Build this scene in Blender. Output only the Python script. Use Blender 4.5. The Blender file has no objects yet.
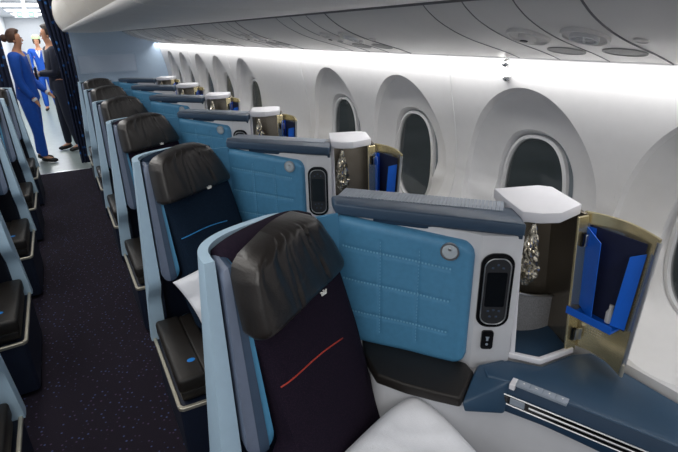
import bpy, bmesh, math, random
from mathutils import Vector, Matrix, noise
random.seed(5)
C = bpy.context.scene
COL = C.collection
PI = math.pi

# ------------------------------------------------------------------ camera
F_PX = 476.0
v1 = Vector((47-339, -(38-226), -F_PX)).normalized()          # cabin axis (+Y) seen from the camera
v2 = Vector((366-339, -(1390-226), -F_PX)).normalized()       # down
zc = -v2; zc = (zc - v1*zc.dot(v1)).normalized()
xc = v1.cross(zc)
rot = Matrix((xc, v1, zc))                                    # camera -> world
cam = bpy.data.cameras.new('camera'); co = bpy.data.objects.new('camera', cam); COL.objects.link(co)
co.matrix_world = Matrix.Translation((0, 0, 1.6)) @ rot.to_4x4()
cam.sensor_fit = 'HORIZONTAL'; cam.sensor_width = 36; cam.lens = 36*F_PX/678
cam.clip_start = 0.02; cam.clip_end = 100
C.camera = co

# ------------------------------------------------------------------ world, lamps, exposure
w = bpy.data.worlds.new('world'); C.world = w; w.use_nodes = True
w.node_tree.nodes['Background'].inputs[0].default_value = (.74, .78, .84, 1)
w.node_tree.nodes['Background'].inputs[1].default_value = 0.5

def area(name, loc, target, sx, sy, power, col=(1, 1, 1), spread=PI):
    l = bpy.data.lights.new(name, 'AREA'); l.shape = 'RECTANGLE'; l.size = sx; l.size_y = sy
    l.energy = power; l.color = col; l.spread = spread
    o = bpy.data.objects.new(name, l); COL.objects.link(o); o.location = loc
    d = (Vector(target)-Vector(loc)).normalized()
    y = Vector((0, 1, 0)); x = y.cross(-d).normalized(); y = (-d).cross(x)
    o.matrix_world = Matrix.Translation(loc) @ Matrix((x, y, -d)).transposed().to_4x4()
    return o
area('aisle_ceiling_light', (-.35, 3.3, 2.22), (-.2, 3.3, 0), .35, 9.0, 42, (1, .97, .93))
area('centre_ceiling_light', (-1.5, 2.6, 2.2), (-1.2, 2.6, 0), .9, 7.5, 42, (1, .98, .95))
area('front_cabin_light', (-.2, -1.3, 2.15), (.6, .9, .9), 1.4, .8, 17, (1, .97, .93))
area('sidewall_wash_light', (1.335, 3.5, 1.497), (1.45, 3.5, 1.1), .03, 8.6, 19, (1, .98, .95), 2.9)
area('galley_light', (-.3, 12.4, 2.12), (-.3, 12.4, 0), .9, 8.5, 80, (1, 1, 1))
vs = C.view_settings
vs.view_transform = 'Standard'; vs.look = 'None'; vs.exposure = 0.0; vs.gamma = 1.0; vs.use_curve_mapping = False

# ------------------------------------------------------------------ materials
def lin(h):
    c = [int(h[i:i+2], 16)/255 for i in (0, 2, 4)]
    return [x/12.92 if x <= .04045 else ((x+.055)/1.055)**2.4 for x in c]
def mat(name, col, rough=.5, metal=0., var=.08, scale=30., bump=0., bscale=200., spec=.5, emit=None, estr=1., alpha=1., coat=0., trans=0.):
    m = bpy.data.materials.new(name); m.use_nodes = True
    nt = m.node_tree; b = nt.nodes['Principled BSDF']
    c = lin(col) if isinstance(col, str) else col
    tc = nt.nodes.new('ShaderNodeTexCoord')
    if var > 0:
        n = nt.nodes.new('ShaderNodeTexNoise'); n.inputs['Scale'].default_value = scale; n.inputs['Detail'].default_value = 3
        nt.links.new(tc.outputs['Object'], n.inputs['Vector'])
        r = nt.nodes.new('ShaderNodeValToRGB')
        r.color_ramp.elements[0].position = .3; r.color_ramp.elements[1].position = .7
        r.color_ramp.elements[0].color = (*[x*(1-var) for x in c], 1)
        r.color_ramp.elements[1].color = (*[min(1, x*(1+var)) for x in c], 1)
        nt.links.new(n.outputs['Fac'], r.inputs['Fac']); nt.links.new(r.outputs['Color'], b.inputs['Base Color'])
    else:
        b.inputs['Base Color'].default_value = (*c, 1)
    b.inputs['Roughness'].default_value = rough; b.inputs['Metallic'].default_value = metal
    b.inputs['Specular IOR Level'].default_value = spec
    b.inputs['Coat Weight'].default_value = coat
    b.inputs['Transmission Weight'].default_value = trans
    b.inputs['Alpha'].default_value = alpha
    if emit:
        b.inputs['Emission Color'].default_value = (*lin(emit), 1); b.inputs['Emission Strength'].default_value = estr
    if bump > 0:
        n2 = nt.nodes.new('ShaderNodeTexNoise'); n2.inputs['Scale'].default_value = bscale; n2.inputs['Detail'].default_value = 2
        nt.links.new(tc.outputs['Object'], n2.inputs['Vector'])
        bp = nt.nodes.new('ShaderNodeBump'); bp.inputs['Strength'].default_value = bump; bp.inputs['Distance'].default_value = .002
        nt.links.new(n2.outputs['Fac'], bp.inputs['Height']); nt.links.new(bp.outputs['Normal'], b.inputs['Normal'])
    return m
M = {}
M['wall'] = mat('sidewall_plastic', 'd3d3d5', .5, var=.015, bump=.05, bscale=300)
M['under'] = mat('bin_underside_plastic', 'dedcd9', .45, var=.03, scale=6, bump=.05)
M['speaker'] = mat('grey_speaker_mesh', 'aaaaa8', .7, var=.1, scale=400)
M['apron'] = mat('airport_apron_concrete', '6f7577', .9, var=.25, scale=.3)
M['seam'] = mat('seam_rubber', '77767a', .7)
M['binface'] = mat('bin_door_plastic', 'cfc8bb', .4, var=.02)
M['bulk'] = mat('bulkhead_laminate', 'a9bdd2', .5, var=.02)
M['bulkpanel'] = mat('bulkhead_panel', 'b4c3d6', .4, var=.04, scale=4)
M['shell'] = mat('light_blue_shell_plastic', 'adc8dc', .38, var=.02, bump=.05)
M['lining'] = mat('blue_shell_lining', '4a8ab2', .5, var=.03, bump=.1, bscale=400)
M['wing'] = mat('grey_wing_pad', '68748a', .5, var=.05)
M['wingdark'] = mat('slate_wing_edge', '3a4c63', .5, var=.05)
M['quilt'] = mat('blue_quilted_leather', '4f8db5', .48, var=.05, scale=60, bump=.25, bscale=500)
M['stitch'] = mat('pale_blue_stitch', '7ab4d2', .6)
M['leather'] = mat('dark_brown_leather', '1f1b19', .33, spec=.55, var=.12, scale=25, bump=.3, bscale=260)
M['padleather'] = mat('black_brown_armrest_leather', '211e1c', .45, spec=.35, var=.08, bump=.3, bscale=300)
M['trim'] = mat('champagne_trim_metal', 'c9c4b4', .35, metal=.7, var=.04)
M['base'] = mat('navy_seat_base', '121c30', .55, var=.08)
M['white'] = mat('white_suite_plastic', 'd3d5da', .42, var=.015)
M['cap'] = mat('white_cap_plastic', 'e8e8ee', .4, var=.01)
M['ledge'] = mat('slate_blue_ledge', '3a4f66', .42, var=.04)
M['ledgetop'] = mat('ribbed_grey_ledge', '9aa4b2', .45, var=.04)
M['console'] = mat('dark_blue_console', '2c4760', .4, var=.04, scale=12)
M['consoledk'] = mat('navy_console_side', '223a52', .45, var=.04)
M['gold'] = mat('champagne_anodised_metal', 'dccfa6', .27, metal=.8, var=.05, scale=8)
M['dkmirror'] = mat('dark_bronze_lining', '8f877b', .26, metal=.8, var=.1, scale=8)
M['mesh'] = mat('grey_knit_lining', '8c8c8e', .8, var=.3, scale=300)
M['bluepl'] = mat('bright_blue_plastic', '0b63d6', .4, var=.03)
M['navycloth'] = mat('navy_pocket_lining', '141c3c', .8, var=.1)
M['black'] = mat('black_plastic', '0b0c0e', .25, var=.05)
M['dkgrey'] = mat('dark_grey_plastic', '2a2c30', .4, var=.05)
M['screen'] = mat('glossy_black_screen', '101418', .08, var=0)
M['silver'] = mat('silver_metal', 'c3c5c8', .28, metal=.9, var=.03)
M['chrome'] = mat('chrome', 'e0e0e0', .1, metal=1, var=0)
M['lampglass'] = mat('frosted_lamp_glass', 'b9c4cc', .25, var=.05)
M['whitepr'] = mat('white_print', 'e6e6e2', .5, var=0)
M['greybtn'] = mat('grey_button_plastic', '8d98a5', .4, var=.03)
M['pillow'] = mat('white_pillow_cotton', 'e6e8ee', .85, var=.02, bump=.3, bscale=500)
M['glass'] = mat('dimmed_window_glass', '1c2523', .06, var=.15, scale=3, spec=.6, alpha=.5)
M['frame'] = mat('window_frame_plastic', 'd2d3d5', .4, var=.02)
def curtain_mat():
    m = bpy.data.materials.new('navy_curtain_cloth'); m.use_nodes = True; nt = m.node_tree; b = nt.nodes['Principled BSDF']
    tc = nt.nodes.new('ShaderNodeTexCoord'); v = nt.nodes.new('ShaderNodeTexVoronoi'); v.inputs['Scale'].default_value = 11
    nt.links.new(tc.outputs['Object'], v.inputs['Vector'])
    r = nt.nodes.new('ShaderNodeValToRGB'); r.color_ramp.elements[0].position = .17; r.color_ramp.elements[1].position = .24
    r.color_ramp.elements[0].color = (*lin('2b66ad'), 1); r.color_ramp.elements[1].color = (*lin('0b1734'), 1)
    nt.links.new(v.outputs['Distance'], r.inputs['Fac']); nt.links.new(r.outputs['Color'], b.inputs['Base Color'])
    b.inputs['Roughness'].default_value = .85
    return m
M['curtain'] = curtain_mat()
M['galleywhite'] = mat('galley_white_panel', 'd9dce0', .4, var=.02)
M['galleyfloor'] = mat('galley_floor_vinyl', '8e9a98', .3, var=.08, scale=9)
M['galleydark'] = mat('galley_dark_trim', '2b3434', .4)
M['skin'] = mat('skin', 'c08b6c', .55, var=.05)
M['hairbr'] = mat('brown_hair', '4b3020', .6, var=.2, scale=80)
M['hairdk'] = mat('dark_hair', '2b221d', .6, var=.2, scale=80)
M['uniform'] = mat('bright_blue_uniform_cloth', '0a50b4', .75, var=.08)
M['navysuit'] = mat('navy_suit_cloth', '141a2c', .8, var=.08)
M['shirt'] = mat('white_shirt_cloth', 'd8dade', .8, var=.03)
M['shoe'] = mat('black_shoe_leather', '141212', .4)
M['badge'] = mat('blue_badge_enamel', '1b78c8', .3, var=.03)
M['hatcloth'] = mat('pale_green_hat_cloth', 'b4c79a', .8)
M['exitgreen'] = mat('exit_sign_green', '2aa07a', .5, var=0)
M['washlit'] = mat('lit_channel_diffuser', 'ffffff', .5, var=0, emit='ffffff', estr=1.1)
M['lamplit'] = mat('lit_ceiling_diffuser', 'ffffff', .5, var=0, emit='ffffff', estr=2.5)

def fabric(name, col, col2):
    m = bpy.data.materials.new(name); m.use_nodes = True; nt = m.node_tree; b = nt.nodes['Principled BSDF']
    tc = nt.nodes.new('ShaderNodeTexCoord'); v = nt.nodes.new('ShaderNodeTexVoronoi'); v.inputs['Scale'].default_value = 260
    nt.links.new(tc.outputs['Object'], v.inputs['Vector'])
    r = nt.nodes.new('ShaderNodeValToRGB'); r.color_ramp.elements[0].position = .15; r.color_ramp.elements[1].position = .5
    r.color_ramp.elements[0].color = (*lin(col2), 1); r.color_ramp.elements[1].color = (*lin(col), 1)
    nt.links.new(v.outputs['Distance'], r.inputs['Fac']); nt.links.new(r.outputs['Color'], b.inputs['Base Color'])
    b.inputs['Roughness'].default_value = .9; b.inputs['Specular IOR Level'].default_value = .15
    bp = nt.nodes.new('ShaderNodeBump'); bp.inputs['Strength'].default_value = .3; bp.inputs['Distance'].default_value = .001
    nt.links.new(v.outputs['Distance'], bp.inputs['Height']); nt.links.new(bp.outputs['Normal'], b.inputs['Normal'])
    return m
M['purple'] = fabric('dark_purple_seat_fabric', '1a1422', '2a1c2c')
M['navyfab'] = fabric('navy_seat_fabric', '0f1d2e', '172c40')
M['redline'] = mat('red_embroidery', 'b0382c', .6, var=.1)
M['blueline'] = mat('blue_embroidery', '2f8fd0', .6, var=.1)

def carpet_mat():
    m = bpy.data.materials.new('patterned_carpet'); m.use_nodes = True; nt = m.node_tree; b = nt.nodes['Principled BSDF']
    tc = nt.nodes.new('ShaderNodeTexCoord'); mp = nt.nodes.new('ShaderNodeMapping')
    mp.inputs['Rotation'].default_value = (0, 0, .6)
    v = nt.nodes.new('ShaderNodeTexVoronoi'); v.inputs['Scale'].default_value = 42; v.inputs['Randomness'].default_value = .45
    nt.links.new(tc.outputs['Object'], mp.inputs['Vector']); nt.links.new(mp.outputs['Vector'], v.inputs['Vector'])
    r = nt.nodes.new('ShaderNodeValToRGB'); r.color_ramp.elements[0].position = .14; r.color_ramp.elements[1].position = .22
    r.color_ramp.elements[0].color = (1, 1, 1, 1); r.color_ramp.elements[1].color = (0, 0, 0, 1)
    nt.links.new(v.outputs['Distance'], r.inputs['Fac'])
    h = nt.nodes.new('ShaderNodeValToRGB'); h.color_ramp.interpolation = 'CONSTANT'
    h.color_ramp.elements[0].color = (*lin('47527e'), 1); h.color_ramp.elements[1].position = .45; h.color_ramp.elements[1].color = (*lin('4c3f5c'), 1)
    e = h.color_ramp.elements.new(.75); e.color = (*lin('1d1b26'), 1)
    nt.links.new(v.outputs['Color'], h.inputs['Fac'])
    mx = nt.nodes.new('ShaderNodeMix'); mx.data_type = 'RGBA'
    nt.links.new(r.outputs['Color'], mx.inputs['Factor']); mx.inputs['A'].default_value = (*lin('1f1a25'), 1)
    nt.links.new(h.outputs['Color'], mx.inputs['B']); nt.links.new(mx.outputs['Result'], b.inputs['Base Color'])
    b.inputs['Roughness'].default_value = .95; b.inputs['Specular IOR Level'].default_value = .2
    n = nt.nodes.new('ShaderNodeTexNoise'); n.inputs['Scale'].default_value = 500
    nt.links.new(tc.outputs['Object'], n.inputs['Vector'])
    bp = nt.nodes.new('ShaderNodeBump'); bp.inputs['Strength'].default_value = .5; bp.inputs['Distance'].default_value = .003
    nt.links.new(n.outputs['Fac'], bp.inputs['Height']); nt.links.new(bp.outputs['Normal'], b.inputs['Normal'])
    return m
M['carpet'] = carpet_mat()
def plastic_bag():
    m = bpy.data.materials.new('crinkled_clear_plastic'); m.use_nodes = True; nt = m.node_tree; b = nt.nodes['Principled BSDF']
    tc = nt.nodes.new('ShaderNodeTexCoord'); n = nt.nodes.new('ShaderNodeTexNoise'); n.inputs['Scale'].default_value = 38; n.inputs['Detail'].default_value = 5
    nt.links.new(tc.outputs['Object'], n.inputs['Vector'])
    r = nt.nodes.new('ShaderNodeValToRGB'); r.color_ramp.elements[0].position = .42; r.color_ramp.elements[1].position = .6
    r.color_ramp.elements[0].color = (*lin('8b8576'), 1); r.color_ramp.elements[1].color = (*lin('f0e8d6'), 1)
    nt.links.new(n.outputs['Fac'], r.inputs['Fac']); nt.links.new(r.outputs['Color'], b.inputs['Base Color'])
    b.inputs['Roughness'].default_value = .14; b.inputs['Metallic'].default_value = .85
    return m
M['bag'] = plastic_bag()

# ------------------------------------------------------------------ object helpers
ORG = Vector((0, 0, 0))
def empty(name, loc, label, cat, group=None):
    global ORG
    o = bpy.data.objects.new(name, None); COL.objects.link(o); o.location = loc; o.empty_display_size = .1
    o['label'] = label; o['category'] = cat
    if group: o['group'] = group
    ORG = Vector(loc)
    return o
def build(name, bm, m, parent=None, smooth=False, kind=None, label=None, cat=None, group=None, origin=None, auto=None):
    me = bpy.data.meshes.new(name)
    bmesh.ops.recalc_face_normals(bm, faces=bm.faces)
    org = ORG if parent is not None else (Vector(origin) if origin is not None else Vector((0, 0, 0)))
    for v in bm.verts: v.co -= org
    bm.to_mesh(me); bm.free()
    me.materials.append(M[m])
    if smooth:
        for p in me.polygons: p.use_smooth = True
        if auto: me.set_sharp_from_angle(angle=math.radians(auto))
    o = bpy.data.objects.new(name, me); COL.objects.link(o)
    if parent is not None: o.parent = parent
    else: o.location = org
    if kind: o['kind'] = kind
    if label: o['label'] = label
    if cat: o['category'] = cat
    if group: o['group'] = group
    return o
def BM(): return bmesh.new()
def bevel_all(bm, w, seg=2):
    es = [e for e in bm.edges if len(e.link_faces) == 2 and e.calc_face_angle(0) > .5]
    bmesh.ops.bevel(bm, geom=es, offset=w, segments=seg, affect='EDGES', profile=.5, clamp_overlap=True)
def join(bm, other):
    me = bpy.data.meshes.new('tmp'); other.to_mesh(me); other.free(); bm.from_mesh(me); bpy.data.meshes.remove(me)
def box(c, s, ax=None, bev=0., seg=2, bm=None):
    b = BM(); r = bmesh.ops.create_cube(b, size=1)
    ax = ax or (Vector((1, 0, 0)), Vector((0, 1, 0)), Vector((0, 0, 1)))
    for v in b.verts:
        v.co = Vector((v.co.x*s[0], v.co.y*s[1], v.co.z*s[2]))
    if bev: bevel_all(b, bev, seg)
    for v in b.verts: v.co = Vector(c)+ax[0]*v.co.x+ax[1]*v.co.y+ax[2]*v.co.z
    if bm is None: return b
    join(bm, b); return bm
def bx(x0, x1, y0, y1, z0, z1, bev=0., bm=None, seg=2):
    return box(((x0+x1)/2, (y0+y1)/2, (z0+z1)/2), (x1-x0, y1-y0, z1-z0), None, bev, seg, bm)
def prism(poly, z0, z1, bev=0., seg=2, bm=None):
    b = BM()
    lo = [b.verts.new((p[0], p[1], z0 if len(p) < 3 else z0)) for p in poly]
    hi = [b.verts.new((p[0], p[1], z1)) for p in poly]
    n = len(poly)
    b.faces.new(hi); b.faces.new(lo[::-1])
    for i in range(n): b.faces.new((lo[i], lo[(i+1) % n], hi[(i+1) % n], hi[i]))
    bmesh.ops.recalc_face_normals(b, faces=b.faces)
    if bev: bevel_all(b, bev, seg)
    if bm is None: return b
    join(bm, b); return bm
def slab(P, Q, bm=None, closed=False):
    """closed solid between two point grids P[i][j] and Q[i][j]"""
    b = BM(); n = len(P); m = len(P[0])
    p = [[b.verts.new(x) for x in r] for r in P]; q = [[b.verts.new(x) for x in r] for r in Q]
    rng = n if closed else n-1
    for i in range(rng):
        k = (i+1) % n
        for j in range(m-1):
            b.faces.new((p[i][j], p[k][j], p[k][j+1], p[i][j+1])); b.faces.new((q[i][j], q[i][j+1], q[k][j+1], q[k][j]))
        b.faces.new((p[i][0], q[i][0], q[k][0], p[k][0])); b.faces.new((p[i][-1], p[k][-1], q[k][-1], q[i][-1]))
    if not closed:
        for j in range(m-1):
            b.faces.new((p[0][j], p[0][j+1], q[0][j+1], q[0][j])); b.faces.new((p[-1][j], q[-1][j], q[-1][j+1], p[-1][j+1]))
    if bm is None: return b
    join(bm, b); return bm
def surf(P, bm=None):
    b = BM() if bm is None else bm
    p = [[b.verts.new(x) for x in r] for r in P]
    for i in range(len(P)-1):
        for j in range(len(P[0])-1): b.faces.new((p[i][j], p[i+1][j], p[i+1][j+1], p[i][j+1]))
    return b
def tube(path, r, seg=8, bm=None, closed=False):
    b = BM(); path = [Vector(p) for p in path]; rings = []; n = len(path)
    rr = r if isinstance(r, (list, tuple)) else [r]*n
    prev = None
    for i, p in enumerate(path):
        if closed: t = path[(i+1) % n]-path[i-1]
        else: t = path[min(i+1, n-1)]-path[max(i-1, 0)]
        t.normalize()
        if prev is None:
            a = Vector((0, 0, 1)) if abs(t.z) < .9 else Vector((1, 0, 0)); u = t.cross(a).normalized()
        else: u = (prev-t*prev.dot(t)).normalized()
        prev = u; v = t.cross(u)
        rings.append([b.verts.new(p+(u*math.cos(2*PI*k/seg)+v*math.sin(2*PI*k/seg))*rr[i]) for k in range(seg)])
    for i in range(n if closed else n-1):
        A = rings[i]; B = rings[(i+1) % n]
        for k in range(seg): b.faces.new((A[k], A[(k+1) % seg], B[(k+1) % seg], B[k]))
    if not closed: b.faces.new(rings[0][::-1]); b.faces.new(rings[-1])
    if bm is None: return b
    join(bm, b); return bm
def disc(c, n, up, r0, r1, th, seg=24, bm=None, rim=0.):
    """elliptic puck: half sizes r0 (side) r1 (up), thickness th along n, rounded"""
    n = Vector(n).normalized(); up = Vector(up); up = (up-n*up.dot(n)).normalized(); s = up.cross(n)
    b = BM(); prof = [(1, 0), (1, .6), (.96, .88), (.88, 1), (.0, 1)] if not rim else [(1, 0), (1, 1), (1-rim, 1), (1-rim, .55), (0, .55)]
    rings = []
    for k, (q, h) in enumerate(prof[:-1]):
        rings.append([b.verts.new(Vector(c)+s*(math.cos(2*PI*i/seg)*r0*q)+up*(math.sin(2*PI*i/seg)*r1*q)+n*(th*h)) for i in range(seg)])
    for A, B in zip(rings, rings[1:]):
        for i in range(seg): b.faces.new((A[i], A[(i+1) % seg], B[(i+1) % seg], B[i]))
    b.faces.new(rings[-1]); b.faces.new(rings[0][::-1])
    if bm is None: return b
    join(bm, b); return bm
def roundrect(w, h, r, seg=5):
    pts = []
    for cx, cy, a0 in ((w/2-r, h/2-r, 0), (-w/2+r, h/2-r, PI/2), (-w/2+r, -h/2+r, PI), (w/2-r, -h/2+r, 1.5*PI)):
        for k in range(seg+1):
            a = a0+PI/2*k/seg; pts.append((cx+r*math.cos(a), cy+r*math.sin(a)))
    return pts
def plate(c, u, v, poly, th, bm=None, bev=0.):
    """flat plate: polygon in (u,v) about c with thickness th towards u x v"""
    u = Vector(u).normalized(); v = Vector(v).normalized(); n = u.cross(v).normalized(); b = BM()
    lo = [b.verts.new(Vector(c)+u*x+v*y) for x, y in poly]; hi = [b.verts.new(Vector(c)+u*x+v*y+n*th) for x, y in poly]
    k = len(poly); b.faces.new(hi); b.faces.new(lo[::-1])
    for i in range(k): b.faces.new((lo[i], lo[(i+1) % k], hi[(i+1) % k], hi[i]))
    if bev: bevel_all(b, bev, 2)
    if bm is None: return b
    join(bm, b); return bm
def smooth_path(pts, n=6):
    out = []; P = [Vector(p) for p in pts]
    for i in range(len(P)-1):
        p0 = P[max(i-1, 0)]; p1 = P[i]; p2 = P[i+1]; p3 = P[min(i+2, len(P)-1)]
        for k in range(n):
            t = k/n
            out.append(.5*((2*p1)+(p2-p0)*t+(2*p0-5*p1+4*p2-p3)*t*t+(3*p1-p0-3*p2+p3)*t**3))
    out.append(P[-1]); return out
def interp(tab, x):
    if x <= tab[0][0]: return tab[0][1]
    for (a, b), (c, d) in zip(tab, tab[1:]):
        if x <= c: return b+(d-b)*(x-a)/(c-a)
    return tab[-1][1]
def children(o): return [c for c in bpy.data.objects if c.parent == o]
MIR = {}
def mirror_mesh(me):
    if me.name not in MIR:
        n = me.copy(); bm = bmesh.new(); bm.from_mesh(n)
        for v in bm.verts: v.co.x *= -1
        bmesh.ops.reverse_faces(bm, faces=bm.faces); bm.to_mesh(n); bm.free(); MIR[me.name] = n
    return MIR[me.name]
KIDS = {}
def remember(root):
    def rec(o):
        KIDS[o.name] = [c.name for c in children(o)]
        for c in children(o): rec(c)
    rec(root)
def copy_tree(o, parent=None, mirror=False, swap=None):
    c = o.copy(); COL.objects.link(c); c.parent = parent
    if mirror and c.data: c.data = mirror_mesh(c.data)
    if swap and c.data and c.data.materials and c.data.materials[0].name in swap:
        c.data = c.data.copy(); c.data.materials[0] = bpy.data.materials[swap[c.data.materials[0].name]]
    if mirror and parent is not None: c.location.x *= -1
    for k in KIDS.get(o.name, []): copy_tree(bpy.data.objects[k], c, mirror, swap)
    return c

PITCH = 1.065
NR = 6
ORD = ['nearest', 'second nearest', 'third nearest', 'fourth nearest', 'fifth nearest', 'farthest']

# ------------------------------------------------------------------ setting: floor, sidewall, windows, ceiling
build('floor', bx(-3.2, 1.6, -2.2, 6.95, -.05, 0), 'carpet', kind='structure')
build('floor', bx(-3.2, 1.6, 6.95, 17, -.05, .001), 'galleyfloor', kind='structure')
build('trim_1', bx(-.42, .14, 6.93, 6.965, 0, .006, .002), 'silver', kind='structure')

WP = [(0, 1.19), (.3, 1.21), (.60, 1.235), (.70, 1.25), (.76, 1.31), (.83, 1.39), (.9, 1.435), (1.0, 1.46), (1.1, 1.458), (1.2, 1.443), (1.3, 1.42), (1.41, 1.395), (1.5, 1.372), (1.56, 1.355)]
def wx(z): return interp(WP, z)
WZ = .98
wins = [.505, 1.17, 1.90, 2.60, 4.16, 4.92, 5.62, 6.42, 7.12]
bounds = [(-.15, .815), (.815, 1.535), (1.535, 2.25), (2.25, 2.97), (3.75, 4.54), (4.54, 5.27), (5.27, 6.02), (6.02, 6.77), (6.77, 7.7)]
Z0, Z1 = .70, 1.56
rings = [  # half width, up, down, base blend, extra depth, exponent
    (.305, .425, .275, 0, .0, 2.0), (.299, .416, .27, .022, 0, 2.0), (.27, .372, .262, .042, 0, 2.05), (.225, .31, .25, .052, 0, 2.15),
    (.188, .278, .24, .058, 0, 2.3), (.178, .268, .235, .060, 0, 2.4), (.168, .256, .228, .078, 0, 2.4), (.156, .251, .227, .085, 0, 2.5), (.150, .246, .224, .10, 0, 2.5)]
def ellpt(a, up, dn, ex, t):
    c, s = math.cos(t), math.sin(t)
    y = a*math.copysign(abs(c)**(2/ex), c); z = (up if s > 0 else dn)*math.copysign(abs(s)**(2/ex), s)
    return y, z
bm = BM(); NS = 96
for (yc, (ya, yb)) in zip(wins, bounds):
    rows = []
    # outer rectangle ring(s)
    a, up, dn, d, e, ex = rings[0]
    def rectpt(t):
        y, z = ellpt(a, up, dn, ex, t); l = 1e9
        if y > 1e-6: l = min(l, (yb-yc)/y)
        if y < -1e-6: l = min(l, (ya-yc)/y)
        if z > 1e-6: l = min(l, (Z1-WZ)/z)
        if z < -1e-6: l = min(l, (Z0-WZ)/z)
        return y*l, z*l
    ts = [2*PI*k/NS for k in range(NS)]
    corner_t = []
    inner = [ellpt(a, up, dn, ex, t) for t in ts]; outer = [rectpt(t) for t in ts]
    # snap nearest outer points to the corners
    for cy in (ya-yc, yb-yc):
        for cz in (Z0-WZ, Z1-WZ):
            k = min(range(NS), key=lambda i: (outer[i][0]-cy)**2+(outer[i][1]-cz)**2); outer[k] = (cy, cz)
    for f in (0, .2, .4, .6, .8):
        rows.append([Vector((wx(WZ+oz*(1-f)+iz*f), yc+oy*(1-f)+iy*f, WZ+oz*(1-f)+iz*f)) for (oy, oz), (iy, iz) in zip(outer, inner)])
    for (a2, u2, d2, dep, e2, ex2) in rings:
        r = []
        for t in ts:
            y, z = ellpt(a2, u2, d2, ex2, t); zz = WZ+z
            target = 1.462+dep*.55
            x = max(wx(zz)+dep*(.35+.65*max(0, min(1, (z+.27)/.3))), 0)
            q = min(1, max(0, dep/.06)); x = x*(1-q)+max(x, target)*q
            r.append(Vector((x, yc+y, zz)))
        rows.append(r)
    vs_ = [[bm.verts.new(p) for p in r] for r in rows]
    for A, B in zip(vs_, vs_[1:]):
        for i in range(NS): bm.faces.new((A[i], A[(i+1) % NS], B[(i+1) % NS], B[i]))
# plain stretch where a window is missing, the end, and the dado below
def strip(y0, y1, z0, z1, n=20):
    surf([[Vector((wx(z0+(z1-z0)*j/n), y, z0+(z1-z0)*j/n)) for j in range(n+1)] for y in (y0, y1)], bm)
strip(2.97, 3.75, Z0, Z1); strip(-2.2, -.15, Z0, Z1); strip(-2.2, 7.7, 0, Z0, 8)
bmesh.ops.remove_doubles(bm, verts=bm.verts, dist=.0003)
wall = build('wall_right', bm, 'wall', kind='structure', smooth=True, auto=28)

for i, yc in enumerate(wins):
    a, up, dn, dep, e, ex = rings[-1]
    fr = BM(); ts = [2*PI*k/64 for k in range(64)]
    def ring(sa, su, sd, x): return [Vector((x, yc+ellpt(sa, su, sd, 2.5, t)[0], WZ+ellpt(sa, su, sd, 2.5, t)[1])) for t in ts]
    R = [ring(a, up, dn, 1.512), ring(a, up, dn, 1.53), ring(a-.018, up-.018, dn-.018, 1.53), ring(a-.012, up-.012, dn-.012, 1.508)]
    vv = [[fr.verts.new(p) for p in r] for r in R]
    for A, B in zip(vv, vv[1:]+vv[:1]):
        for k in range(64): fr.faces.new((A[k], A[(k+1) % 64], B[(k+1) % 64], B[k]))
    wo = build('window_%d' % (i+1), fr, 'frame', kind='structure', smooth=True, auto=40, origin=(1.52, yc, WZ))
    ORG = Vector((1.52, yc, WZ))
    g = BM(); A = [g.verts.new(p) for p in ring(a-.012, up-.012, dn-.012, 1.52)]; B = [g.verts.new(p) for p in ring(a-.012, up-.012, dn-.012, 1.526)]
    g.faces.new(A); g.faces.new(B[::-1])
    for k in range(64): g.faces.new((A[k], A[(k+1) % 64], B[(k+1) % 64], B[k]))
    build('pane', g, 'glass', wo)

build('floor', bx(1.9, 60, -30, 60, -3.6, -3.5), 'apron', kind='structure')
# panel seams of the sidewall
for i, y in enumerate((-.15, 1.535, 2.97, 4.54, 6.02)):
    n = 30
    pts = [Vector((wx(.72+.83*j/n)-.001, y, .72+.83*j/n)) for j in range(n+1)]
    build('trim_%d' % (i+2), tube(pts, .0022, 6), 'frame', kind='structure', smooth=True)

# underside of the bins and the service channel
UP = [(.18, 1.672), (.2, 1.668), (.35, 1.655), (.55, 1.652), (.75, 1.658), (.915, 1.668)]
CH = [(.935, 1.664), (.958, 1.645), (1.0, 1.619), (1.06, 1.592), (1.13, 1.568), (1.2, 1.549), (1.28, 1.528), (1.352, 1.506), (1.356, 1.512), (1.35, 1.535)]
Y0, Y1 = -1.6, 7.7
def profile_sheet(prof, y0, y1, th=.012):
    P = [[Vector((x, y, z)) for (x, z) in prof] for y in (y0, y1)]
    Q = [[p+Vector((0, 0, th)) for p in r] for r in P]
    return slab(P, Q)
# lit channel strip (the wash lamp's own diffuser)
build('trim_8', bx(1.356, 1.371, Y0, Y1, 1.52, 1.53), 'washlit', kind='structure')
# service channel, one run of panels with dark joints
cp = [(a.x, a.y) for a in smooth_path([(x, z, 0) for x, z in CH[:8]], 4)]+CH[8:]
build('ceiling_channel', profile_sheet(cp, Y0, Y1), 'under', kind='structure', smooth=True, auto=50).name = 'ceiling'
n = 0
yy = .679-.1625*12
jb = BM()
ys = []
for k in range(-2, 7):
    ys += [q+PITCH*k for q in (.679, .846, 1.006, 1.16)]
for y in ys:
    tube([Vector((x, y, z-.0005)) for x, z in cp[:-2]], .0016 if abs((y-.679) % PITCH) > .01 and abs((y-.679) % PITCH-PITCH) > .01 else .0028, 5, jb)
build('trim_9', jb, 'seam', kind='structure', smooth=True)
build('trim_10', tube([(.925, Y0, 1.6655), (.925, Y1, 1.6655)], .004, 6), 'seam', kind='structure')
build('ceiling', bx(-3.2, 1.5, -2.2, 7.7, 2.3, 2.34), 'galleywhite', kind='structure')

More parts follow.
